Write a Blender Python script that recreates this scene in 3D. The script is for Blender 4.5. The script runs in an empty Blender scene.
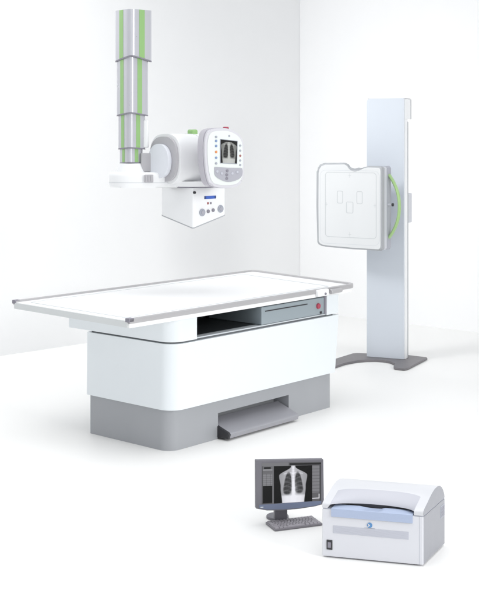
import bpy, bmesh, math
import numpy as np
from mathutils import Vector, Matrix
from math import radians as R, sin, cos, pi

S = bpy.context.scene
WORLD = .61
LIGHTS = [
    ('key_softbox', (7.0, 0.8, 3.6), (-1.2, 7.2, .5), (3.0, 3.0), 78, (1, .995, .98), 80),
    ('front_fill', (.5, -1.5, 4.5), (.3, 7.5, .2), (4, 3), 50, (1, 1, 1)),  # added fill lamp behind the camera, brightens upright faces
    ('overhead_fill', (.4, 5.6, 6.5), (.4, 5.6, 0), (8, 7), 118, (1, 1, 1), 90),  # added fill lamp above, lifts the floor and tabletop
    ('left_wall_fill', (-2.6, 7.6, 5.6), (-3.2, 9.8, 2.4), (4, .6), 32, (1, 1, 1), 70),  # added lamp out of view, lights the left wall
    ('right_wall_fill', (-4.6, 6.95, 5.0), (1.9, 12.0, 1.6), (1.6, 1.6), 27, (1, 1, 1), 46),  # added lamp out of view, whitens the right wall beside the corner
]
COL = S.collection

# ------------------------------------------------------------------ materials
def mat(name, color, rough=0.4, metal=0.0, coat=0.0, var=0.03, scale=6.0, bump=0.0, bscale=350.0, spec=0.5):
    m = bpy.data.materials.new(name); m.use_nodes = True
    nt = m.node_tree; p = nt.nodes['Principled BSDF']
    p.inputs['Roughness'].default_value = rough
    p.inputs['Metallic'].default_value = metal
    p.inputs['Coat Weight'].default_value = coat
    p.inputs['Coat Roughness'].default_value = 0.15
    p.inputs['Specular IOR Level'].default_value = spec
    tc = nt.nodes.new('ShaderNodeTexCoord')
    n = nt.nodes.new('ShaderNodeTexNoise'); n.inputs['Scale'].default_value = scale; n.inputs['Detail'].default_value = 5
    nt.links.new(tc.outputs['Object'], n.inputs['Vector'])
    mx = nt.nodes.new('ShaderNodeMix'); mx.data_type = 'RGBA'
    c = color
    mx.inputs[6].default_value = (c[0]*(1-var), c[1]*(1-var), c[2]*(1-var), 1)
    mx.inputs[7].default_value = (min(1, c[0]*(1+var)), min(1, c[1]*(1+var)), min(1, c[2]*(1+var)), 1)
    nt.links.new(n.outputs['Fac'], mx.inputs[0]); nt.links.new(mx.outputs[2], p.inputs['Base Color'])
    mr = nt.nodes.new('ShaderNodeMapRange')
    mr.inputs['To Min'].default_value = max(0, rough-0.06); mr.inputs['To Max'].default_value = min(1, rough+0.06)
    n2 = nt.nodes.new('ShaderNodeTexNoise'); n2.inputs['Scale'].default_value = scale*4; n2.inputs['Detail'].default_value = 4
    nt.links.new(tc.outputs['Object'], n2.inputs['Vector'])
    nt.links.new(n2.outputs['Fac'], mr.inputs['Value']); nt.links.new(mr.outputs['Result'], p.inputs['Roughness'])
    if bump:
        n3 = nt.nodes.new('ShaderNodeTexNoise'); n3.inputs['Scale'].default_value = bscale; n3.inputs['Detail'].default_value = 2
        b = nt.nodes.new('ShaderNodeBump'); b.inputs['Strength'].default_value = bump; b.inputs['Distance'].default_value = 0.002
        nt.links.new(tc.outputs['Object'], n3.inputs['Vector']); nt.links.new(n3.outputs['Fac'], b.inputs['Height'])
        nt.links.new(b.outputs['Normal'], p.inputs['Normal'])
    return m

M = {}
M['white'] = mat('white_powder_coat', (.90, .905, .91), .38, bump=.08, var=.012)
M['white_cool'] = mat('cool_white_plastic', (.80, .82, .87), .35, var=.012)
M['body_white'] = mat('table_white_enamel', (.80, .84, .865), .33, coat=.15, var=.01)
M['plinth'] = mat('grey_plinth_paint', (.36, .37, .39), .42, bump=.15, var=.03)
M['pedal'] = mat('grey_pedal_metal', (.36, .36, .39), .38, metal=.2)
M['dark'] = mat('dark_plastic', (.03, .03, .035), .45)
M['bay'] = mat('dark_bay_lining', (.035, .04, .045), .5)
M['ledge'] = mat('pale_ledge', (.62, .66, .69), .4)
M['tray'] = mat('blue_grey_tray_paint', (.30, .35, .38), .42, var=.04)
M['alu'] = mat('brushed_aluminium', (.50, .49, .50), .38, metal=.45)
M['alu_dark'] = mat('grey_gap', (.16, .17, .18), .5)
M['top'] = mat('table_top_laminate', (.91, .91, .91), .55, var=.008)
M['red'] = mat('red_button', (.42, .05, .09), .35)
M['green'] = mat('leaf_green_trim', (.30, .52, .20), .4, var=.03)
M['green_l'] = mat('light_green_handle', (.38, .58, .25), .4, var=.03)
M['edge_grey'] = mat('edge_trim_grey', (.44, .45, .47), .45)
M['end_shade'] = mat('end_shade_grey', (.68, .70, .70), .4)  # grey for the painted shade on the tabletop end
M['con_frame'] = mat('console_frame_grey', (.66, .65, .69), .4, var=.015)
M['lav'] = mat('anodised_grey', (.57, .57, .61), .30, metal=.25, var=.02)
M['lav_l'] = mat('pale_grey_plastic', (.52, .50, .55), .42, var=.02)
M['ring'] = mat('mid_grey_plastic', (.50, .49, .51), .45, var=.02)
M['rim'] = mat('rim_grey', (.25, .24, .28), .5)
M['colpanel'] = mat('column_blue_grey', (.62, .66, .715), .4, var=.012)
M['baseplate'] = mat('dark_grey_steel_plate', (.19, .18, .19), .5, metal=.2, bump=.1, var=.04)
M['bucky'] = mat('bucky_white', (.71, .72, .725), .35, var=.01)
M['bucky_rim'] = mat('bucky_grey_rim', (.40, .41, .43), .4, var=.015)
M['bucky_side'] = mat('bucky_grey_side', (.40, .41, .46), .4, var=.02)
M['bucky_edge'] = mat('bucky_pale_edge', (.62, .63, .67), .4, var=.02)
M['print'] = mat('grey_print', (.56, .58, .59), .6)
M['panelgap'] = mat('pale_joint', (.62, .64, .66), .6)
M['wall'] = mat('white_wall_paint', (.87, .87, .87), .85, bump=.1, bscale=120, var=.008)
M['floor'] = mat('white_vinyl_floor', (.88, .875, .86), .5, bump=.03, bscale=60, var=.008, scale=1.2, spec=.25)
M['mon'] = mat('monitor_grey', (.155, .15, .17), .42)
M['chin'] = mat('monitor_blue_grey', (.15, .18, .27), .35)
M['key'] = mat('key_grey', (.36, .34, .37), .5)
M['keyb'] = mat('keyboard_grey', (.20, .19, .21), .5)
M['r_front'] = mat('reader_front', (.69, .695, .735), .38, var=.01)
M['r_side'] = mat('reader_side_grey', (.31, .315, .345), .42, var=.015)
M['r_hood'] = mat('reader_hood', (.64, .645, .67), .32, var=.01)
M['r_scoop_shade'] = mat('reader_scoop_shaded', (.50, .505, .555), .36, var=.01)  # darker than the hood: shade of the hollow put into the colour
M['r_blue'] = mat('reader_blue_tray', (.41, .48, .64), .35, var=.02)
M['r_vent'] = mat('reader_vent', (.53, .54, .60), .5)
M['r_slat'] = mat('reader_slat', (.60, .61, .67), .5)
M['blue'] = mat('label_blue', (.05, .13, .52), .4)
M['navy'] = mat('label_navy', (.03, .06, .2), .4)
M['cyan'] = mat('emblem_blue', (.10, .26, .52), .3)
M['orange'] = mat('button_orange', (.75, .26, .08), .4)
M['btn_grey'] = mat('button_grey', (.38, .40, .46), .4)
M['btn_blue'] = mat('button_blue', (.20, .30, .52), .4)
M['btn_red'] = mat('button_dark_red', (.35, .12, .12), .4)
M['keypad'] = mat('keypad_grey', (.42, .42, .47), .45)
M['face'] = mat('console_face_white', (.80, .84, .81), .35, var=.01)

def screen_mat(name, strength):
    m = bpy.data.materials.new(name); m.use_nodes = True
    nt = m.node_tree; p = nt.nodes['Principled BSDF']
    a = nt.nodes.new('ShaderNodeVertexColor'); a.layer_name = 'Col'
    p.inputs['Base Color'].default_value = (.01, .01, .01, 1); p.inputs['Roughness'].default_value = .4; p.inputs['Specular IOR Level'].default_value = .15
    nt.links.new(a.outputs['Color'], p.inputs['Emission Color']); p.inputs['Emission Strength'].default_value = strength
    return m
M['screen'] = screen_mat('display_image', .85)

# ------------------------------------------------------------------ helpers
def finish(o, smooth=True, ang=35):
    if smooth:
        me = o.data
        me.polygons.foreach_set('use_smooth', [True]*len(me.polygons))
        me.set_sharp_from_angle(angle=R(ang))
        wn = o.modifiers.new('weighted', 'WEIGHTED_NORMAL'); wn.keep_sharp = True; wn.weight = 50
    return o

def link(name, bm, m, parent=None, mtx=None, ang=35):
    me = bpy.data.meshes.new(name)
    if mtx is not None: bm.transform(mtx)
    bmesh.ops.recalc_face_normals(bm, faces=bm.faces[:])
    bm.to_mesh(me); bm.free()
    ms = m if isinstance(m, (list, tuple)) else [m]
    for k in ms: me.materials.append(M[k])
    o = bpy.data.objects.new(name, me); COL.objects.link(o)
    if parent: o.parent = parent
    return finish(o, True, ang)

def thing(name, label, cat, loc=(0, 0, 0), rz=0):
    o = bpy.data.objects.new(name, None); COL.objects.link(o)
    o.empty_display_size = .1
    o.location = loc; o.rotation_euler = (0, 0, rz)
    o['label'] = label; o['category'] = cat
    return o

def rr(x0, x1, y0, y1, r=.02, n=6, rs=None):
    """rounded rectangle; rs = radii of corners (x0y0, x1y0, x1y1, x0y1)"""
    rs = rs or (r, r, r, r); out = []
    for (cx, cy, sx, sy, a0), q in zip(((x0, y0, 1, 1, pi), (x1, y0, -1, 1, 1.5*pi), (x1, y1, -1, -1, 0), (x0, y1, 1, -1, .5*pi)), rs):
        if q <= 0: out.append((cx, cy)); continue
        for i in range(n+1):
            a = a0 + .5*pi*i/n
            out.append((cx+sx*q+q*cos(a), cy+sy*q+q*sin(a)))
    return out

def ell(cx, cy, rx, ry, n=40):
    return [(cx+rx*cos(2*pi*i/n), cy+ry*sin(2*pi*i/n)) for i in range(n)]

def sup(cx, cy, rx, ry, e=2.6, n=64):
    o = []
    for i in range(n):
        a = 2*pi*i/n; c, s = cos(a), sin(a)
        o.append((cx+rx*math.copysign(abs(c)**(2/e), c), cy+ry*math.copysign(abs(s)**(2/e), s)))
    return o

def smooth_poly(pts, k=5):
    n = len(pts); out = []
    for i in range(n):
        p0, p1, p2, p3 = (np.array(pts[(i+j-1) % n], float) for j in range(4))
        for t in np.arange(k)/k:
            q = .5*((2*p1)+(-p0+p2)*t+(2*p0-5*p1+4*p2-p3)*t*t+(-p0+3*p1-3*p2+p3)*t**3)
            out.append(tuple(q))
    return out

def ext(bm, pts, d0, d1, bev=0.0, plane='xy', seg=3, bev0=None, mi=0):
    """extrude outline between d0 and d1 along the third axis, rim bevels"""
    def P(a, b, d):
        if plane == 'xy': return (a, b, d)
        if plane == 'xz': return (a, d, b)
        if plane == 'yz': return (d, a, b)
    n = len(pts)
    lo = [bm.verts.new(P(a, b, d0)) for a, b in pts]
    hi = [bm.verts.new(P(a, b, d1)) for a, b in pts]
    f0 = bm.faces.new(lo); f1 = bm.faces.new(hi[::-1]); fs = [f0, f1]
    for i in range(n):
        fs.append(bm.faces.new((lo[i], hi[i], hi[(i+1) % n], lo[(i+1) % n])))
    for f in fs: f.material_index = mi
    if bev or bev0:
        b1 = bev; b0 = bev if bev0 is None else bev0
        if b0: bmesh.ops.bevel(bm, geom=list(f0.edges), offset=b0, segments=seg, profile=.5, affect='EDGES', clamp_overlap=True)
        if b1: bmesh.ops.bevel(bm, geom=list(f1.edges), offset=b1, segments=seg, profile=.5, affect='EDGES', clamp_overlap=True)
    return bm

def box(bm, x0, x1, y0, y1, z0, z1, bev=.002, mi=0, seg=2):
    v = [bm.verts.new((x, y, z)) for z in (z0, z1) for x, y in ((x0, y0), (x1, y0), (x1, y1), (x0, y1))]
    fs = [bm.faces.new([v[i] for i in q]) for q in ((0, 3, 2, 1), (4, 5, 6, 7), (0, 1, 5, 4), (1, 2, 6, 5), (2, 3, 7, 6), (3, 0, 4, 7))]
    for f in fs: f.material_index = mi
    if bev:
        es = set(e for f in fs for e in f.edges)
        bmesh.ops.bevel(bm, geom=list(es), offset=bev, segments=seg, profile=.5, affect='EDGES', clamp_overlap=True)
    return bm

def B(): return bmesh.new()

def cyl(bm, p0, p1, r0, r1=None, n=32, bev=0):
    r1 = r0 if r1 is None else r1
    p0, p1 = Vector(p0), Vector(p1); d = (p1-p0); L = d.length
    q = d.to_track_quat('Z', 'Y').to_matrix().to_4x4()
    lo = [bm.verts.new(p0 + q @ Vector((r0*cos(2*pi*i/n), r0*sin(2*pi*i/n), 0))) for i in range(n)]
    hi = [bm.verts.new(p0 + q @ Vector((r1*cos(2*pi*i/n), r1*sin(2*pi*i/n), L))) for i in range(n)]
    f0 = bm.faces.new(lo[::-1]); f1 = bm.faces.new(hi)
    for i in range(n): bm.faces.new((lo[i], lo[(i+1) % n], hi[(i+1) % n], hi[i]))
    if bev: bmesh.ops.bevel(bm, geom=list(f0.edges)+list(f1.edges), offset=bev, segments=3, profile=.5, affect='EDGES', clamp_overlap=True)
    return bm

def sweep(bm, path, sec, up=Vector((0, 0, 1)), closed=False):
    """sec: list of (side, up) offsets swept along the path"""
    rings = []; n = len(path)
    for i, p in enumerate(path):
        p = Vector(p)
        a = Vector(path[(i-1) % n]) if (closed or i > 0) else p
        b = Vector(path[(i+1) % n]) if (closed or i < n-1) else p
        t = (b-a).normalized(); s = t.cross(up).normalized()
        k = 1.0
        if a != p and b != p:
            c = (p-a).normalized().dot((b-p).normalized()); k = 1/max(.5, math.sqrt((1+c)/2))
        u2 = s.cross(t).normalized()
        rings.append([bm.verts.new(p+s*x*k+u2*z) for x, z in sec])
    m = len(sec); last = n if closed else n-1
    for i in range(last):
        A, C = rings[i], rings[(i+1) % n]
        for j in range(m): bm.faces.new((A[j], A[(j+1) % m], C[(j+1) % m], C[j]))
    if not closed: bm.faces.new(rings[0][::-1]); bm.faces.new(rings[-1])
    return bm

def frame_mtx(P, ax, ay, az=(0, 0, 1)):
    m = Matrix.Identity(4)
    for i in range(3): m[i][0], m[i][1], m[i][2], m[i][3] = ax[i], ay[i], az[i], P[i]
    return m

def outline_strip(bm, pts, w, d0, d1, plane='xz'):
    """thin printed line following a closed outline"""
    n = len(pts); c = np.array(pts); inner = []
    for i in range(n):
        a, p, b = c[i-1], c[i], c[(i+1) % n]
        t = (b-a)/max(1e-9, np.linalg.norm(b-a)); inner.append(p+np.array([-t[1], t[0]])*w)
    def P(q, d): return (q[0], d, q[1]) if plane == 'xz' else (q[0], q[1], d)
    o0 = [bm.verts.new(P(q, d1)) for q in c]; i0 = [bm.verts.new(P(q, d1)) for q in inner]
    o1 = [bm.verts.new(P(q, d0)) for q in c]; i1 = [bm.verts.new(P(q, d0)) for q in inner]
    for i in range(n):
        j = (i+1) % n
        bm.faces.new((o0[i], o0[j], i0[j], i0[i])); bm.faces.new((o1[j], o1[i], i1[i], i1[j]))
        bm.faces.new((o0[j], o0[i], o1[i], o1[j])); bm.faces.new((i0[i], i0[j], i1[j], i1[i]))
    return bm

# ------------------------------------------------------------------ pictures for the displays
def sm(x, a, b):
    t = np.clip((x-a)/(b-a), 0, 1); return t*t*(3-2*t)
def chest(x, y):
    """x,y 0..1 (y down); returns brightness of a chest radiograph"""
    hw = .08 + .40*sm(y, .02, .26) - .05*sm(y, .28, .55) - .05*sm(y, .6, 1)
    body = 1-sm(np.abs(x-.5), hw-.02, hw+.01)
    v = (.74 - .08*sm(np.abs(x-.5), .2, .42))*body
    for s in (-1, 1):
        cx = .5+s*(.165+.085*(y-.3)); rx = .092+.085*np.clip((y-.18)/.55, 0, 1)
        d = (np.abs(x-cx)/rx)**2.2+(np.abs(y-.48)/.33)**3.2
        dome = .80-1.6*(np.abs(x-.5)-.20)**2-.02*s-.25*np.clip(np.abs(x-.5)-.26, 0, 1)
        lung = (1-sm(d, .45, 1.15))*(1-sm(y, dome-.07, dome+.02))
        a = np.abs(x-cx)
        rib = sm(.5+.5*np.sin((y*8.5+np.abs(x-.5)*3.2-(np.abs(x-.5)-.1)**2*12)*2*pi), .45, .95)
        rib2 = sm(.5+.5*np.sin((y*8.5-np.abs(x-.5)*2.2)*2*pi+1.3), .6, 1)
        v = v*(1-lung*(.66-.13*rib-.07*rib2+.04*np.sin(x*61+y*37)*np.sin(y*53-x*29)))
        v = v+.07*np.exp(-((y-.185-.16*np.abs(np.abs(x-.5)-.12))/.016)**2)*(np.abs(x-.5) < .33)*body
    heart = np.exp(-(((x-.55)/.085)**2+((y-.62)/.15)**2)); v += .30*heart*body
    spine = np.exp(-((x-.5)/.05)**2)*body; v += (.24-.03*np.sin(y*80))*spine
    v += .24*body*sm(y, .76, .84)
    return np.clip(v, 0, 1)

def display(name, quad, n, m, fn, parent):
    """quad: TL, TR, BR, BL corner points"""
    TL, TR, BR, BL = (np.array(q, float) for q in quad)
    bm = B(); lay = bm.loops.layers.float_color.new('Col')
    V = [[bm.verts.new(tuple((TL*(1-i/n)+TR*(i/n))*(1-j/m)+(BL*(1-i/n)+BR*(i/n))*(j/m))) for i in range(n+1)] for j in range(m+1)]
    for j in range(m):
        for i in range(n):
            f = bm.faces.new((V[j][i], V[j+1][i], V[j+1][i+1], V[j][i+1]))
            for l, (a, b) in zip(f.loops, ((i, j), (i, j+1), (i+1, j+1), (i+1, j))):
                c = fn(a/n, b/m); l[lay] = (*c, 1)
    me = bpy.data.meshes.new(name); bm.to_mesh(me); bm.free(); me.materials.append(M['screen'])
    o = bpy.data.objects.new(name, me); COL.objects.link(o); o.parent = parent
    return o

def mon_img(x, y):
    g = lambda v: (v**2.2, v**2.2, (v*1.03)**2.2)
    if y < .085:
        if x > .46 and .02 < y < .07: return g(.16)
        return g(.50 if x < .45 else .40)
    if x < .175:
        if x < .015 or y > .985: return g(.35)
        if .10 < y < .15 and .03 < x < .15: return g(.10)
        if .16 < y < .19: return g(.62)
        if y < .27: return g(.44)
        if y < .56: return g(.50 + .05*((int(y*60) % 3) == 0) - .06*((int(x*60) % 4) == 0))
        return g(.04)
    if x < .20: return g(.46)
    if x > .845:
        if x > .97: return g(.30)
        if .82 < y < .94 and (x > .955 or y > .92): return g(.92)
        return g(.52 - .08*((int(y*48) % 4) == 0) if y < .78 else .40)
    v = float(chest((x-.525)/.50+.5, (y-.085)/.915))
    return g(max(.01, v))
def con_img(x, y):
    v = float(chest((x-.5)/1.0+.5, y*.98+.02)); v = v*.95
    if y < .08: v = .04
    v = max(.04, v*.95-.06)**2.2
    return (v*.97, v, v*.97)

# ------------------------------------------------------------------ setting: floor and two walls
def structure(o): o['kind'] = 'structure'; return o
bm = B(); vs = [bm.verts.new(p) for p in ((-30, -12, 0), (30, -12, 0), (30, 30, 0), (-30, 30, 0))]; bm.faces.new(vs)
structure(link('floor', bm, 'floor'))
CN = Vector((.651, 12.919, 0))
dL = (Vector((-2.048, 10.261, 0))-CN).normalized(); dR = (Vector((2.294, 11.496, 0))-CN).normalized()
def wall(name, a, d, L, back, H=5.2):
    bm = B(); n = Vector((back[0], back[1], 0)).normalized()*.12
    q = [a, a+d*L, a+d*L+n, a+n]
    lo = [bm.verts.new((p.x, p.y, 0)) for p in q]; hi = [bm.verts.new((p.x, p.y, H)) for p in q]
    bm.faces.new(lo[::-1]); bm.faces.new(hi)
    for i in range(4): bm.faces.new((lo[i], lo[(i+1) % 4], hi[(i+1) % 4], hi[i]))
    return structure(link(name, bm, 'wall'))
nL = Vector((-dL.y, dL.x, 0)); nL = nL if nL.y > 0 else -nL
nR = Vector((-dR.y, dR.x, 0)); nR = nR if nR.y > 0 else -nR
wall('wall_left', CN, dL, 11, nL)
wall('wall_right', CN+dR*.002, dR, 9, nR)

# ------------------------------------------------------------------ radiography table
T = thing('examination_table', 'long white flat-topped radiography table on a grey plinth with a foot pedal',
          'x-ray table', (-.413, 7.121, 0), .853)
# plinth with foot niche
bm = B()
o0, o1, w1 = 0.0, 1.586, .71
nx0, nx1, nd = .425, 1.125, .13
base = rr(o0, o1, 0, w1, rs=(.085, .012, .012, .012), n=8); k = 9
low = base[:k] + [(nx0, 0), (nx0, nd), (nx1, nd), (nx1, 0)] + base[k:]
upr = base[:k] + [(nx0, 0), (nx1, 0)] + base[k:]
for q, za, zb_ in ((low, 0.0, .16), (upr, .16, .262)):
    a = [bm.verts.new((x, y, za)) for x, y in q]; b = [bm.verts.new((x, y, zb_)) for x, y in q]
    for i in range(len(q)):
        if q is upr or True: bm.faces.new((a[i], a[(i+1) % len(q)], b[(i+1) % len(q)], b[i]))
bm.faces.new([bm.verts.new((x, y, .16)) for x, y in ((nx0, 0), (nx0, nd), (nx1, nd), (nx1, 0))])
bmesh.ops.remove_doubles(bm, verts=bm.verts[:], dist=1e-5)
link('plinth', bm, 'plinth', T)
bm = B()
cs = [(.10, .012), (.10, .105), (.085, .11), (-.085, .050), (-.094, .040), (-.086, .014)]
ext(bm, cs, nx0+.012, nx1-.008, .003, 'yz', 2)
link('foot_pedal', bm, 'pedal', T)
bm = B(); ext(bm, [(.10, .012), (.10, .112), (-.088, .052), (-.097, .040), (-.088, .012)], nx0-.006, nx0+.012, .001, 'yz', 1)
link('pedal_end', bm, 'dark', T)
# body
bm = B()
rs = (.10, .012, .012, .012)
lo = rr(-.016, 1.602, -.033, .726, rs=rs, n=10); hi = rr(-.012, 1.645, -.033, .726, rs=rs, n=10)
a = [bm.verts.new((x, y, .246)) for x, y in lo]; b = [bm.verts.new((x, y, .640)) for x, y in hi]
f0 = bm.faces.new(a); f1 = bm.faces.new(b[::-1])
for i in range(len(a)): bm.faces.new((a[i], b[i], b[(i+1) % len(a)], a[(i+1) % len(a)]))
bmesh.ops.bevel(bm, geom=list(f0.edges), offset=.012, segments=3, profile=.5, affect='EDGES')
link('body', bm, 'body_white', T)
bm = B(); ext(bm, rr(.004, 1.60, -.013, .70, rs=(.085, .01, .01, .01), n=10), .638, .655, 0)
link('seam', bm, 'alu_dark', T)
# upper housing with open bay
bm = B()
U0, U1, V0, V1 = -.014, 1.648, -.036, .905
bx0, bx1, bd = .196, 1.497, .50
ur = rr(U0, U1, V0, V1, rs=(.10, .03, .02, .02), n=10)
upl = ur[:11] + [(bx0, V0), (bx0, bd), (bx1, bd), (bx1, V0)] + ur[11:]
ext(bm, upl, .652, .792, 0)
link('upper_housing', bm, 'body_white', T)
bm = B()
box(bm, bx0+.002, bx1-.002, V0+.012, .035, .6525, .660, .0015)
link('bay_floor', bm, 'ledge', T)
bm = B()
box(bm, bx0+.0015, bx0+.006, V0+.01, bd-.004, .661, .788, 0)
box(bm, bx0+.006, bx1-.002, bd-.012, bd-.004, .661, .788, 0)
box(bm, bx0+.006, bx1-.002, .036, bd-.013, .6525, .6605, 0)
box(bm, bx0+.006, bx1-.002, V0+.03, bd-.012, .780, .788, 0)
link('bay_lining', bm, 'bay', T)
# drawer unit in the bay
bm = B(); box(bm, .815, 1.492, -.026, .44, .6615, .776, .006, seg=3); tr = link('cassette_tray', bm, 'tray', T)
bm = B(); box(bm, .85, 1.292, -.0285, -.02, .744, .751, .001); link('slot', bm, 'dark', tr)
bm = B(); cyl(bm, (1.41, -.024, .722), (1.41, -.038, .722), .020, .018, bev=.003); link('button', bm, 'red', tr)
bm = B(); box(bm, 1.43, 1.452, -.030, -.02, .667, .682, .001); link('latch', bm, 'dark', tr)
bm = B(); box(bm, 1.478, 1.496, -.031, -.02, .662, .79, .001); link('edge_strip', bm, 'rim', tr)
# table top
c4 = [(-.39, -.055), (1.80, -.055), (1.985, 1.045), (-.33, 1.045)]
def rcorner(p, a, b, r, n=8):
    p, a, b = map(lambda q: np.array(q, float), (p, a, b))
    da = (a-p)/np.linalg.norm(a-p); db = (b-p)/np.linalg.norm(b-p); A, C = p+da*r, p+db*r
    return [tuple((1-t)**2*A+2*t*(1-t)*p+t*t*C) for t in np.arange(n+1)/n]
outer = [c4[0]] + rcorner(c4[1], c4[0], c4[2], .075) + rcorner(c4[2], c4[1], c4[3], .06) + [c4[3]]
bm = B(); ext(bm, outer, .790, .832, .004, bev0=.006)
tt = link('tabletop', bm, 'top', T)
bm = B(); sweep(bm, [(-.3922, -.050, .792), (-.3322, 1.040, .792)], [(-.004, 0), (.001, 0), (.001, .036), (-.004, .036)]); link('end_shade_strip', bm, 'end_shade', tt)  # thin grey strip, paints the shade of the left end face
# recess line framing the patient area
inn = [(-.33, .03), (1.62, .03), (1.775, .965), (-.28, .965)]
inn = rcorner(inn[0], inn[3], inn[1], .03) + rcorner(inn[1], inn[0], inn[2], .03) + rcorner(inn[2], inn[1], inn[3], .03) + rcorner(inn[3], inn[2], inn[0], .03)
bm = B(); outline_strip(bm, inn, .010, .830, .8335, 'xy'); link('inlay_line', bm, 'panelgap', tt)
# rail along three edges
def off(p, q, d):
    return p
path = [(x, y, .832) for x, y in outer]
prof = [(-.004, -.018), (.010, -.018), (.012, -.015), (.012, .008), (.009, .011), (-.014, .011), (-.017, .008), (-.017, .0), (-.004, .0)]
bm = B(); sweep(bm, path, prof); link('rail', bm, 'alu', T)
for (x, y) in ((-.391, -.053), (-.331, 1.043)):
    bm = B(); box(bm, x-.006, x+.035, y-.014, y+.019, .822, .8455, .003); link('rail_cap', bm, 'rim', T)
# white skirt under the rail
bm = B()
sk = [(-.002, 0), (.0065, 0), (.0065, .023), (-.002, .023)]
sweep(bm, [(x, y, .790) for x, y in outer], sk); link('skirt', bm, 'top', tt)
# clamp and locking lever on the front rail
bm = B(); box(bm, 1.33, 1.455, -.092, -.058, .795, .842, .012, seg=4); cl = link('clamp', bm, 'white', T)
bm = B(); cyl(bm, (1.405, -.09, .812), (1.405, -.10, .812), .008, bev=.002); link('screw', bm, 'rim', cl)
bm = B(); cyl(bm, (1.475, -.082, .818), (1.60, -.082, .818), .017, .015, bev=.005); link('lever', bm, 'alu', cl)

# ------------------------------------------------------------------ wall stand with bucky
W = thing('bucky_stand', 'tall blue-grey column on a dark curved foot plate, carrying a square white chest detector',
          'x-ray stand', (1.074, 10.122, 0), R(-24))
poly = [(-.33, -.50), (-.30, -.40), (-.215, -.20), (-.161, .10), (-.13, .135), (.265, .215), (.30, .22), (.465, .185), (.479, .16), (.452, -.33), (.435, -.366), (.365, -.369), (.345, -.355),
        (.324, -.300), (.300, -.187), (.239, -.115), (.170, -.09), (.108, -.092), (.04, -.13), (-.02, -.19), (-.081, -.330), (-.108, -.52), (-.13, -.60), (-.17, -.62), (-.30, -.56)]
bm = B(); ext(bm, poly, .002, .020, .004, seg=2); link('foot_plate', bm, 'baseplate', W)
# column carcass: white, with the projecting head
bm = B(); ext(bm, rr(.004, .328, .022, .098, .008, 4), .0205, 2.02, 0)
ext(bm, rr(.004, .328, .022, .190, .008, 4), 2.021, 2.192, .02, seg=4, bev0=0)
link('column', bm, 'white', W)
bm = B(); ext(bm, rr(0, .322, .022, 2.196, rs=(.002, .002, .012, .03), n=8), 0, .0215, .006, 'xz', 3, bev0=.006)
link('front_panel', bm, 'colpanel', W)
bm = B(); box(bm, -.003, .331, .0985, .103, .021, 2.00, .001); link('back_plate', bm, 'edge_grey', W)
bm = B(); box(bm, -.003, .331, .1905, .195, 2.024, 2.190, .001); link('head_plate', bm, 'edge_grey', W)
bm = B(); box(bm, .0, .326, .030, .188, 2.1925, 2.1965, .001); link('top_cap', bm, 'edge_grey', W)
bm = B(); ext(bm, rr(.12, .327, .0985, .235, .012, 5), 1.15, 1.397, .01); link('carriage', bm, 'bucky_edge', W)
# bucky
Wi = W.matrix_basis.inverted() if False else (Matrix.Translation((1.074, 10.122, 0)) @ Matrix.Rotation(R(-24), 4, 'Z')).inverted()
BK = bpy.data.objects.new('detector', None)
mB = Wi @ Matrix.Translation((.643, 9.95, 0)) @ Matrix.Rotation(R(-32), 4, 'Z')
pts = [(-.004, 1.00), (-.006, 1.30), (-.004, 1.585), (.002, 1.618), (.022, 1.645), (.060, 1.657), (.15, 1.660), (.245, 1.661), (.272, 1.650), (.290, 1.628), (.314, 1.607), (.350, 1.600), (.388, 1.608), (.424, 1.628), (.47, 1.638), (.575, 1.636), (.589, 1.628), (.593, 1.610),
       (.593, 1.3), (.593, .985), (.588, .965), (.572, .956), (.33, .958), (.08, .966), (.035, .970), (.008, .982)]
bm = B(); ext(bm, pts, 0, .052, .016, 'xz', 4, bev0=.016)
DET = link('detector', bm, 'bucky_rim', W, mB)
bm = B(); ext(bm, [((x-.295)*(1-.034/.6)+.299, (z-1.31)*(1-.026/.7)+1.309) for x, z in pts], -.0045, .004, .003, 'xz', 2); link('front_cover', bm, 'bucky', DET, mB)
sc = [(.01, .975), (.01, 1.583), (.42, 1.585), (.45, 1.630), (.578, 1.632), (.590, 1.62), (.590, .972), (.578, .960)]
bm = B(); ext(bm, sc, .050, .095, .002, 'xz', 2); link('side_band', bm, 'bucky_edge', DET, mB)
bm = B(); ext(bm, [(.02, .985), (.02, 1.585), (.42, 1.587), (.45, 1.634), (.580, 1.636), (.594, 1.62), (.594, .975), (.58, .958)], .094, .170, .006, 'xz', 3); link('rear_housing', bm, 'bucky_side', DET, mB)
fr = rr(.078, .545, 1.05, 1.585, .03, 6)
bm = B(); outline_strip(bm, fr, .005, -.0054, -.002); link('field_outline', bm, 'print', DET, mB)
bm = B(); outline_strip(bm, rr(.030, .572, .995, 1.60, .05, 6), .003, -.0052, -.002); link('cover_joint', bm, 'panelgap', DET, mB)
for q in (rr(.188, .243, 1.328, 1.432, .014, 4), rr(.366, .421, 1.328, 1.432, .014, 4), rr(.272, .337, 1.250, 1.345, .012, 4)):
    bm = B(); outline_strip(bm, q, .0055, -.0054, -.002); link('sensor_mark', bm, 'print', DET, mB)
for x, z, vert in ((.305, 1.558, 1), (.305, 1.078, 1), (.088, 1.318, 0), (.532, 1.318, 0)):
    bm = B(); q = .0018; a_ = .018
    cr = [(x-q, z-a_), (x+q, z-a_), (x+q, z-q), (x+a_*.7, z-q), (x+a_*.7, z+q), (x+q, z+q), (x+q, z+a_), (x-q, z+a_), (x-q, z+q), (x-a_*.7, z+q), (x-a_*.7, z-q), (x-q, z-q)]
    ext(bm, cr, -.0053, -.002, 0, 'xz'); link('centre_mark', bm, 'print', DET, mB)
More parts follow.
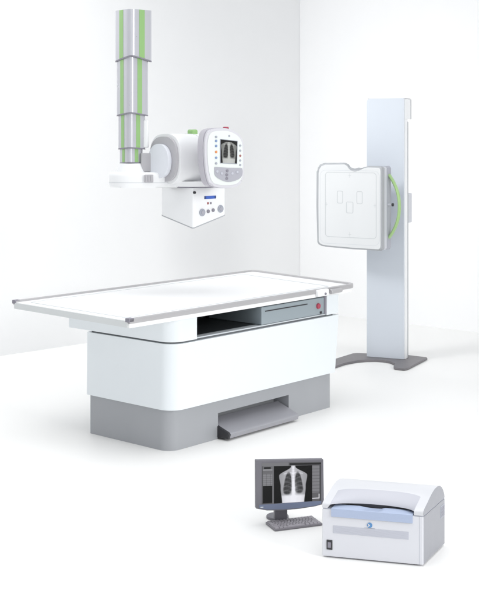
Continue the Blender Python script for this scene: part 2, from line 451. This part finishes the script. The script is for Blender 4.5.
# green side handle
bm = B(); pth = []
for i in range(41):
    t = i/40; z = 1.565-.51*t; x = .592+.092*(1-abs(2*t-1)**2.2)
    pth.append((x, .13, z))
sec = [(.0125*cos(a), .018*sin(a)) for a in np.linspace(0, 2*pi, 12, endpoint=False)]
sweep(bm, pth, sec, up=Vector((0, 1, 0))); link('handle', bm, 'green_l', DET, mB)
bm = B(); cyl(bm, (.595, .10, 1.325), (.632, .10, 1.325), .007, n=20); link('knob_stem', bm, 'bucky_edge', DET, mB)
bm = B(); cyl(bm, (.632, .10, 1.325), (.646, .10, 1.325), .013, .014, n=20, bev=.003); link('knob', bm, 'dark', DET, mB)
bm = B(); ext(bm, rr(.18, .50, .171, .36, .02, 4), 1.22, 1.42, .01); link('bracket', bm, 'bucky_side', DET, mB)
bpy.data.objects.remove(BK)

# ------------------------------------------------------------------ ceiling-hung x-ray tube
RX, RY, RZ = -.71, 8.0, 1.53
X = thing('ceiling_tube_stand', 'white x-ray tube head hanging above the table from a green-striped telescopic column',
          'x-ray tube', (RX, RY, RZ))
MI = Matrix.Translation((-RX, -RY, -RZ))
def rsq(h, r, n=6, th=45):
    p = rr(-h, h, -h, h, r, n); a = R(th)
    return [(x*cos(a)-y*sin(a), x*sin(a)+y*cos(a)) for x, y in p]
TH = 40
def segment(r, z0, z1, cx, dip):
    h = r/1.20; q = h*.42
    pts = []
    base = rr(-h, h, -h, h, q, 7)
    # subdivide straight edges for the shaped lower rim
    fin = []
    for i in range(len(base)):
        a, b = base[i], base[(i+1) % len(base)]
        L = math.dist(a, b); n = 6 if L > h*.5 else 1
        fin += [(a[0]+(b[0]-a[0])*j/n, a[1]+(b[1]-a[1])*j/n) for j in range(n)]
    an = R(TH)
    P = [(x*cos(an)-y*sin(an), x*sin(an)+y*cos(an)) for x, y in fin]
    rm = max(x for x, y in P)
    def zr(x): return dip*max(0, 1-abs(x)/rm)**.9
    bm = B()
    lo = [bm.verts.new((cx+x, RY+y, z0+zr(x))) for x, y in P]; hi = [bm.verts.new((cx+x, RY+y, z1)) for x, y in P]
    inn = [bm.verts.new((cx+x*.9, RY+y*.9, z0+.004+zr(x))) for x, y in P]
    up = [bm.verts.new((cx+x*.9, RY+y*.9, z0+.05+zr(x))) for x, y in P]
    n = len(P)
    for i in range(n):
        j = (i+1) % n
        bm.faces.new((lo[i], lo[j], hi[j], hi[i])); bm.faces.new((lo[j], lo[i], inn[i], inn[j])); bm.faces.new((inn[j], inn[i], up[i], up[j]))
    bm.faces.new(hi)
    o = link('column_section', bm, 'lav', X, MI, 50)
    # dark rim
    bm = B()
    L = [bm.verts.new((cx+x*1.012, RY+y*1.012, z0-.002+zr(x))) for x, y in P]; H = [bm.verts.new((cx+x*1.012, RY+y*1.012, z0+.006+zr(x))) for x, y in P]
    I = [bm.verts.new((cx+x*.95, RY+y*.95, z0-.002+zr(x))) for x, y in P]; J = [bm.verts.new((cx+x*.95, RY+y*.95, z0+.006+zr(x))) for x, y in P]
    for i in range(n):
        j = (i+1) % n
        bm.faces.new((L[i], L[j], H[j], H[i])); bm.faces.new((I[j], I[i], J[i], J[j])); bm.faces.new((L[j], L[i], I[i], I[j])); bm.faces.new((H[i], H[j], J[j], J[i]))
    link('rim', bm, 'rim', o, MI)
    for kf in range(4):
        af = an+kf*pi/2-pi/2
        nx, ny = cos(af), sin(af); tx, ty = -ny, nx
        w = h*.22; sh = 0
        bm = B(); q = []
        for s in (-1, 1):
            x = nx*(h)+tx*(w*s+sh); y = ny*h+ty*(w*s+sh); q.append((x, y))
        vv = []
        for (x, y) in q:
            for dd in (-.003, .0018):
                for z in (z0+zr(x)+.007, z1-.001): vv.append(bm.verts.new((cx+x+nx*dd, RY+y+ny*dd, z)))
        for qd in ((2, 3, 7, 6), (0, 4, 5, 1), (0, 1, 3, 2), (4, 6, 7, 5), (0, 2, 6, 4), (1, 5, 7, 3)): bm.faces.new([vv[i] for i in qd])
        link('green_stripe', bm, 'green', o, MI)
    return o
segment(.117, 2.372, 2.712, -.707, .033)
segment(.101, 2.012, 2.371+.03, -.714, .018)
segment(.087, 1.790, 2.011+.018, -.718, .010)
segment(.074, 1.695, 1.789+.010, -.722, .006)
bm = B(); ext(bm, rr(-.640, -.607, RY-.03, RY+.03, .01, 4), 1.80, 1.985, .008); link('cable_cover', bm, 'white', X, MI)
# collar and arm
bm = B(); cyl(bm, (-.722, RY, 1.635), (-.722, RY, 1.696), .104, .078, n=40, bev=.008); link('collar', bm, 'white', X, MI)
bm = B()
arm = [(-.722+.148*cos(a), RY+.135*sin(a)) for a in np.linspace(pi/2, 3*pi/2, 18)] + [(-.55, RY-.125), (-.36, RY-.10), (-.25, RY-.06), (-.22, RY), (-.25, RY+.06), (-.36, RY+.10), (-.55, RY+.125)]
ext(bm, arm, 1.538, 1.640, .030, 'xy', 5, bev0=.018); link('arm', bm, 'white', X, MI)
bm = B(); outl = [((x+.55)*1.004-.55, (y-RY)*1.006+RY) for x, y in arm]; ext(bm, outl, 1.570, 1.573, 0); link('arm_joint', bm, 'panelgap', X, MI)
bm = B(); ext(bm, rr(-.655, -.565, RY-.05, RY+.06, .01, 4), 1.641, 1.765, .006); link('rear_bracket', bm, 'ring', X, MI)
bm = B(); box(bm, -.625, -.565, RY-.145, RY-.10, 1.575, 1.625, .004)
for i in range(3): box(bm, -.615+.018*i, -.607+.018*i, RY-.150, RY-.144, 1.58, 1.62, .001)
link('cable_gland', bm, 'ring', X, MI)
bm = B(); cyl(bm, (-.305, RY+.03, 1.545), (-.305, RY+.03, 1.580), .175, .185, n=56, bev=.010); link('turntable', bm, 'white', X, MI)
bm = B(); cyl(bm, (-.305, RY+.03, 1.538), (-.305, RY+.03, 1.545), .165, n=56); link('turntable_joint', bm, 'rim', X, MI)
# tube housing: axis from lower-left-near to right-far
ax = Vector((.77, .638, 0)).normalized(); tn = Vector((ax.y, -ax.x, 0))
PH = Vector((-.500, 7.90, 1.726))
mH = MI @ frame_mtx(PH, tn, ax)          # local x = across, y = along the axis, z = up
bm = B(); ext(bm, sup(0, 0, .172, .166, 2.7, 72), .012, .385, .035, 'xz', 6); HS = link('tube_housing', bm, 'white', X, mH)
bm = B(); ext(bm, sup(0, 0, .150, .148, 2.6, 64), -.004, .02, .008, 'xz', 3); link('end_ring', bm, 'ring', HS, mH)
bm = B(); ext(bm, sup(-.012, -.012, .112, .112, 2.15, 64), -.036, 0, .012, 'xz', 5); link('end_cap', bm, 'white_cool', HS, mH)
bm = B(); ext(bm, rr(-.032, .032, .215, .265, .014, 5), .155, .196, .012, 'xy', 4); link('green_cover', bm, 'green', HS, mH)
bm = B(); ext(bm, sup(0, 0, .1735, .1675, 2.7, 72), .205, .209, 0, 'xz'); link('housing_joint', bm, 'panelgap', HS, mH)
# collimator
bm = B()
cn, clf, crt, cbk = (-.304, 7.85), (-.526, 8.055), (-.095, 8.055), (-.317, 8.26)
def cornered(q, r=.014, n=4):
    out = []
    for i in range(4):
        out += rcorner(q[i], q[i-1], q[(i+1) % 4], r, n)
    return out
pl4 = cornered([cn, crt, cbk, clf])
def zb(x, y): return 1.272 + (y-7.85)*.36
lo = [bm.verts.new((x, y, zb(x, y))) for x, y in pl4]; hi = [bm.verts.new((x, y, 1.5385)) for x, y in pl4]
f0 = bm.faces.new(lo); f1 = bm.faces.new(hi[::-1])
for i in range(len(lo)): bm.faces.new((lo[i], hi[i], hi[(i+1) % len(lo)], lo[(i+1) % len(lo)]))
bmesh.ops.bevel(bm, geom=list(f0.edges)+list(f1.edges), offset=.006, segments=3, profile=.5, affect='EDGES', clamp_overlap=True)
CO = link('collimator', bm, 'white', X, MI)
bm = B()
pe = [((x+.3105)*1.006-.3105, (y-8.05)*1.006+8.05) for x, y in pl4]
a_ = [bm.verts.new((x, y, zb(x, y)-.0015)) for x, y in pe]; b_ = [bm.verts.new((x, y, zb(x, y)+.0055)) for x, y in pe]
bm.faces.new(a_); bm.faces.new(b_[::-1])
for i in range(len(pe)): bm.faces.new((a_[i], b_[i], b_[(i+1) % len(pe)], a_[(i+1) % len(pe)]))
link('bottom_trim', bm, 'edge_grey', CO, MI)
cu = (Vector((crt[0], crt[1], 0))-Vector((cn[0], cn[1], 0))); CW = cu.length; cu.normalize(); cv = Vector((-cu.y, cu.x, 0))
mC = MI @ frame_mtx((cn[0], cn[1], 0), cu, cv)     # x along the right face, -y outwards
bm = B(); box(bm, .10, .205, -.0025, .003, 1.462, 1.482, .001); lb = link('label_plate', bm, 'blue', CO, mC)
for xa in (.10, .192):
    bm = B(); box(bm, xa, xa+.013, -.0032, .003, 1.4635, 1.4805, 0); link('label_end', bm, 'navy', lb, mC)
for x in (.133, .158):
    bm = B(); box(bm, x-.008, x+.008, -.002, .003, 1.426, 1.440, .001); link('warning_mark', bm, 'btn_red' if x < .15 else 'rim', CO, mC)
for x, z, r in ((.080, 1.375, .026), (.246, 1.392, .026)):
    bm = B(); cyl(bm, (x, 0, z), (x, -.008, z), r, r*.94, bev=.003); kb = link('dial', bm, 'btn_grey', CO, mC)
    bm = B(); cyl(bm, (x, -.007, z), (x, -.012, z), r*.5, bev=.002); link('dial_cap', bm, 'keypad', kb, mC)
for x, z in ((.133, 1.380), (.178, 1.386)):
    bm = B(); cyl(bm, (x, 0, z), (x, -.008, z), .012, bev=.002); link('push_button', bm, 'rim', CO, mC)
bm = B(); cyl(bm, (.010, .004, 1.508), (.010, -.010, 1.508), .009, n=20, bev=.002); link('lamp_port', bm, 'dark', CO, mC)
# console
ya = R(18); ku = Vector((cos(ya), sin(ya), 0)); kv = Vector((-sin(ya), cos(ya), 0))
PC = Vector((-.2185, 7.60, 0)); mK = MI @ frame_mtx(PC, ku, kv)

CONS = [(0.033, 1.5738), (0.0099, 1.6501), (0.0, 1.7579), (0.002, 1.8529), (0.0198, 1.9068), (0.0595, 1.924), (0.1393, 1.926), (0.1928, 1.9102), (0.2331, 1.8815), (0.2553, 1.8335), (0.26, 1.7247), (0.2546, 1.6096), (0.2331, 1.5714), (0.1995, 1.5527), (0.1327, 1.5472), (0.0728, 1.5543)]
so = smooth_poly(CONS, 5)
bm = B(); ext(bm, so, 0, .045, .012, 'xz', 4, bev0=.012); CN_ = link('console', bm, 'con_frame', X, mK, 50)
bm = B(); ext(bm, [((x-.13)*1.025+.13, (z-1.735)*1.018+1.735) for x, z in so], .040, .185, .035, 'xz', 5, bev0=.002); link('rear_shell', bm, 'lav_l', CN_, mK, 50)
bm = B(); ext(bm, smooth_poly([((x-.135)*.90+.138, (z-1.735)*.91+1.736) for x, z in CONS], 5), -.003, .006, .002, 'xz', 2); link('face_plate', bm, 'face', CN_, mK, 50)
scq = [(.1014, -.0062, 1.856), (.213, -.0062, 1.8435), (.2103, -.0062, 1.702), (.1014, -.0062, 1.7078)]
bm = B(); q = [(x, z) for x, y, z in scq]; q = [((x-.157)*1.06+.157, (z-1.779)*1.05+1.779) for x, z in q]; ext(bm, q, -.0055, 0, .001, 'xz', 1); link('screen_frame', bm, 'btn_grey', CN_, mK)
d = display('screen', scq, 56, 72, con_img, CN_); d.data.transform(mK)
kp = [(0.0608, 1.6751), (0.0728, 1.6813), (0.1527, 1.6756), (0.2331, 1.6737), (0.2466, 1.6672), (0.2466, 1.6288), (0.2197, 1.6003), (0.1527, 1.5851), (0.0927, 1.6049), (0.0635, 1.6306)]
bm = B(); ext(bm, smooth_poly(kp, 4), -.006, 0, .0015, 'xz', 2); KP = link('keypad', bm, 'keypad', CN_, mK, 50)
for x, z in [(0.0794, 1.6527), (0.1093, 1.6397), (0.146, 1.6566), (0.1427, 1.6311), (0.1427, 1.6076), (0.1794, 1.6391), (0.213, 1.6483)]:
    bm = B(); cyl(bm, (x, -.005, z), (x, -.010, z), .0095, .0085, n=20, bev=.002); link('key', bm, 'r_vent' if abs(x-.1427) > .01 else 'rim', KP, mK)
for z, c in zip((1.8719, 1.8465, 1.8147, 1.7766, 1.7398, 1.7042), ('btn_grey', 'btn_blue', 'btn_blue', 'orange', 'btn_blue', 'btn_grey')):
    bm = B(); cyl(bm, (.0728, 0, z), (.0728, -.008, z), .0085, .0075, n=20, bev=.002); link('button', bm, c, CN_, mK)
for z, c in zip((1.8169, 1.7843, 1.7517, 1.7216, 1.6929), ('btn_grey', 'btn_grey', 'btn_red', 'btn_grey', 'btn_grey')):
    bm = B(); cyl(bm, (.234, 0, z), (.234, -.008, z), .0075, .0065, n=20, bev=.002); link('button', bm, c, CN_, mK)
bm = B(); cyl(bm, (.160, .07, 1.90), (.160, .07, 1.937), .020, .019, bev=.005); link('stop_button', bm, 'red', CN_, mK)
bm = B(); cyl(bm, (.160, -.002, 1.878), (.160, -.0045, 1.878), .007, n=20); link('indicator', bm, 'btn_grey', CN_, mK)
bm = B(); cyl(bm, (.13, .17, 1.74), (.13, .42, 1.74), .06, bev=.01); link('console_mount', bm, 'ring', X, mK)

# ------------------------------------------------------------------ monitor
MN = thing('computer_monitor', 'grey flat-screen monitor behind the keyboard, showing a chest radiograph', 'monitor', (.077, 5.75, 0), R(12))
fr = [(.001, .094), (.004, .090), (.057, .0785), (.14, .0745), (.22, .0765), (.30, .0835), (.338, .0905), (.341, .094), (.338, .306), (.334, .310), (.004, .3235), (.0, .320)]
bm = B(); ext(bm, fr, 0, .022, .003, 'xz', 3); link('bezel', bm, 'mon', MN)
bm = B(); ext(bm, [((x-.17)*.93+.17, (z-.2)*.9+.2) for x, z in fr], .0215, .050, .012, 'xz', 3, bev0=0); link('back_shell', bm, 'mon', MN)
bm = B(); ext(bm, [(.018, .1085), (.018, .093), (.06, .0835), (.14, .0795), (.22, .0815), (.30, .0875), (.326, .094), (.326, .1085)], -.0014, .002, .0006, 'xz', 1); ch = link('lower_trim', bm, 'chin', MN)
bm = B(); box(bm, .024, .038, -.002, 0, .0945, .0985, 0); link('brand_plate', bm, 'ledge', ch)
sq = [(.0315, -.0012, .3085), (.3255, -.0012, .2975), (.3255, -.0012, .1095), (.0315, -.0012, .1105)]
display('screen', sq, 200, 140, mon_img, MN)
bm = B(); box(bm, .106, .171, .050, .078, .012, .17, .006, seg=3); link('neck', bm, 'mon', MN)
bm = B(); ext(bm, ell(.139, .125, .055, .055, 40), .001, .012, .004); link('base', bm, 'mon', MN)

# ------------------------------------------------------------------ keyboard
KB = thing('keyboard', 'grey computer keyboard lying flat in front of the monitor', 'keyboard', (.168, 5.691, 0), math.atan2(.088, .229))
bm = B(); ext(bm, rr(0, .25, 0, .122, .006, 4), .001, .011, .003); link('case', bm, 'keyb', KB)
kme = {}
def key(w):
    w = round(w, 4)
    if w not in kme:
        bm = B(); lo = [(-w/2, -.0078), (w/2, -.0078), (w/2, .0078), (-w/2, .0078)]
        a = [bm.verts.new((x, y, 0)) for x, y in lo]; b = [bm.verts.new((x*.84, y*.8+.0005, .0055)) for x, y in lo]
        bm.faces.new(b)
        for i in range(4): bm.faces.new((a[i], a[(i+1) % 4], b[(i+1) % 4], b[i]))
        me = bpy.data.meshes.new('key'); bm.to_mesh(me); bm.free(); me.materials.append(M['key']); kme[w] = me
    return kme[w]
rows = [(.104, [1]*15), (.084, [1]*13+[2]), (.065, [1.5]+[1]*12+[1.5]), (.046, [1.8]+[1]*11+[2.2]), (.027, [2.2]+[1]*10+[2.8]), (.010, [1.3, 1.3, 1.3, 6, 1.3, 1.3, 1.3, 1.2])]
for y, ws in rows:
    sc_ = .240/sum(ws); x = .005
    for w in ws:
        o = bpy.data.objects.new('key', key(w*sc_-.0022)); COL.objects.link(o); o.parent = KB; o.location = (x+w*sc_/2, y+.003, .0108); x += w*sc_

# ------------------------------------------------------------------ plate reader
RD = thing('plate_reader', 'boxy white film reader with arched hood over a pale blue tray',
           'film reader', (.368, 5.347, 0), math.atan2(-.119, .432))
Wd, Dp = .448, .310
SH = Matrix.Identity(4); SH[0][1] = .203; SH[1][1] = .979
bm = B(); box(bm, 0, Wd, 0, Dp, .006, .2165, .004, seg=3); BD = link('body', bm, 'r_front', RD, SH)
bm = B(); box(bm, .02, Wd-.02, .02, Dp-.02, .0, .0065, 0); link('foot_frame', bm, 'rim', RD, SH)
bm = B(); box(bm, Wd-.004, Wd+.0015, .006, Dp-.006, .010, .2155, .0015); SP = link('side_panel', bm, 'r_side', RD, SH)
bm = B(); box(bm, .003, Wd-.001, .003, Dp-.003, .2163, .2205, 0); link('seam', bm, 'btn_grey', RD, SH)
# hood
C0 = [(0, .2205), (0, .232), (.004, .240), (.016, .247), (.035, .254), (.062, .264), (.092, .276), (.125, .288), (.165, .2965), (.205, .2975), (.240, .291), (.268, .276), (.290, .255), (.302, .235), (.306, .2205)]
S0 = [(.052, .2380), (.0525, .2385), (.056, .2440), (.064, .2540), (.077, .2650), (.095, .2765), (.112, .2862), (.128, .2905), (.165, .2965), (.205, .2975), (.240, .291), (.268, .276), (.290, .255), (.302, .235), (.306, .2205)]
N = 64; x0, x1 = .036, .408
bm = B(); rows_ = []; xs = list(np.linspace(0, x0, 4)) + list(np.linspace(x0+.0005, x1-.0005, N)) + list(np.linspace(x1, Wd, 4)); wts = []
for x in xs:
    s_ = (x-(x0+x1)/2)/((x1-x0)/2); inside = abs(s_) < 1
    w = max(0, 1-abs(s_)**3.2)**.75 if inside else 0
    wts.append(w); r_ = []
    for i, (c, s2) in enumerate(zip(C0, S0)):
        k = w
        if i < 2 and inside: k = max(w, .0)
        y = c[0]*(1-k)+s2[0]*k; z = c[1]*(1-k)+s2[1]*k
        if i < 2 and inside: z = max(z, .2365)
        if 2 <= i <= 3 and inside: z = max(z, .2375+.001*(i-2))
        r_.append(bm.verts.new((x, y, z)))
    rows_.append(r_)
for a in range(len(xs)-1):
    for i in range(len(C0)-1):
        f = bm.faces.new((rows_[a][i], rows_[a+1][i], rows_[a+1][i+1], rows_[a][i+1]))
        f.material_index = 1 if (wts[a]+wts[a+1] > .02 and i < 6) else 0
bm.faces.new(rows_[0]); bm.faces.new(rows_[-1][::-1])
HD = link('hood', bm, ['r_hood', 'r_scoop_shade'], RD, SH, 40)
bm = B(); ext(bm, [(y*.985+.002, (z-.2205)*.985+.221) for y, z in C0], Wd-.001, Wd+.0018, .001, 'yz', 1); link('cheek', bm, 'r_side', HD, SH)
bm = B(); box(bm, .048, .397, .0545, .20, .2210, .2376, 0); link('feed_slot', bm, 'dark', HD, SH)
# tray: shaped top with a finger scoop
bm = B(); nx, ny = 40, 10; V = []
for j in range(ny+1):
    rw = []
    for i in range(nx+1):
        x = .043+.360*i/nx; y = -.005+.053*j/ny
        t = (x-.223)/.07; dent = .006*max(0, 1-t*t)*sm(y, -.002, .02)*(1 if x < .25 else max(0, 1-(x-.25)/.012))
        z = max(.2209, .2222+.0055*(j/ny)-(.001 if j == 0 else 0)-float(dent))
        rw.append(bm.verts.new((x, y, z)))
    V.append(rw)
for j in range(ny):
    for i in range(nx): bm.faces.new((V[j][i], V[j][i+1], V[j+1][i+1], V[j+1][i]))
bot = [bm.verts.new((v.co.x, -.0055, .186)) for v in V[0]]
for i in range(nx): bm.faces.new((bot[i], bot[i+1], V[0][i+1], V[0][i]))
b0 = bm.verts.new((.043, .006, .186)); b1 = bm.verts.new((.403, .006, .186))
bm.faces.new([bot[0]] + [V[0][0]] + [V[j][0] for j in range(1, ny+1)] + [b0]); bm.faces.new([bot[-1]] + [b1] + [V[j][nx] for j in range(ny, -1, -1)])
TR = link('intake_tray', bm, 'r_blue', RD, SH, 30)
# vent band, switch, emblem, side vent
bm = B(); box(bm, .050, .386, -.0015, .001, .112, .1455, .0004); VB = link('vent_band', bm, 'r_vent', RD, SH)
bm = B()
for i in range(8): box(bm, .054, .382, -.0022, 0, .1145+.0038*i, .1160+.0038*i, 0)
link('vent_slats', bm, 'r_slat', VB, SH)
bm = B(); box(bm, .021, .047, -.003, .001, .037, .080, .001); SW = link('power_switch', bm, 'dark', RD, SH)
bm = B(); box(bm, .027, .041, -.0055, 0, .046, .070, .001); link('rocker', bm, 'rim', SW, SH)
bm = B(); cyl(bm, (.214, .0, .1605), (.214, -.0022, .1605), .0115, n=32); EM = link('emblem', bm, 'cyan', RD, SH)
bm = B(); ext(bm, [(.2035+.006*(1-abs(t))-.000, .160+.009*t) for t in np.linspace(-1, 1, 9)] + [(.2035+.0125*(1-abs(t)**1.5), .160+.009*t) for t in np.linspace(1, -1, 9)][1:-1], -.0028, -.002, 0, 'xz'); link('emblem_swoosh', bm, 'r_hood', EM, SH)
bm = B(); box(bm, .190, .238, -.001, .001, .1465, .1480, 0); link('emblem_line', bm, 'btn_grey', EM, SH)
bm = B(); box(bm, .4325, .4335, -.0006, .002, .008, .2155, 0); link('panel_joint', bm, 'btn_grey', RD, SH)
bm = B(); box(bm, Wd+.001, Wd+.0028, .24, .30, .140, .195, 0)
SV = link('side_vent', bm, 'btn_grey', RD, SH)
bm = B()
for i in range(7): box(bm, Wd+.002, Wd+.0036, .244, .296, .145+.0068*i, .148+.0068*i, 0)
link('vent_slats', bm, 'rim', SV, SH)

# ------------------------------------------------------------------ light
w = bpy.data.worlds.new('World'); S.world = w; w.use_nodes = True
bg = w.node_tree.nodes['Background']; bg.inputs['Color'].default_value = (.91, .95, 1, 1); bg.inputs['Strength'].default_value = WORLD
def area(name, loc, target, size, power, color=(1, 1, 1), spread=180):
    l = bpy.data.lights.new(name, 'AREA'); l.shape = 'RECTANGLE'; l.size = size[0]; l.size_y = size[1]; l.energy = power; l.color = color; l.spread = R(spread)
    o = bpy.data.objects.new(name, l); COL.objects.link(o); o.location = loc
    o.rotation_euler = (Vector(target)-Vector(loc)).to_track_quat('-Z', 'Y').to_euler()
    return o
for L_ in LIGHTS: area(*L_)

# ------------------------------------------------------------------ camera
cam = bpy.data.cameras.new('camera'); co = bpy.data.objects.new('camera', cam); COL.objects.link(co)
co.location = (0, 0, 1.87); co.rotation_euler = (R(90), 0, 0)
cam.sensor_fit = 'HORIZONTAL'; cam.sensor_width = 36; cam.lens = 36*1200/479; cam.shift_y = -.3365; cam.clip_end = 200; cam.clip_start = .05
S.camera = co
S.view_settings.view_transform = 'Standard'; S.view_settings.look = 'None'; S.view_settings.gamma = 1; S.view_settings.exposure = 0
S.render.engine = 'CYCLES'; S.cycles.max_bounces = 8; S.cycles.diffuse_bounces = 5
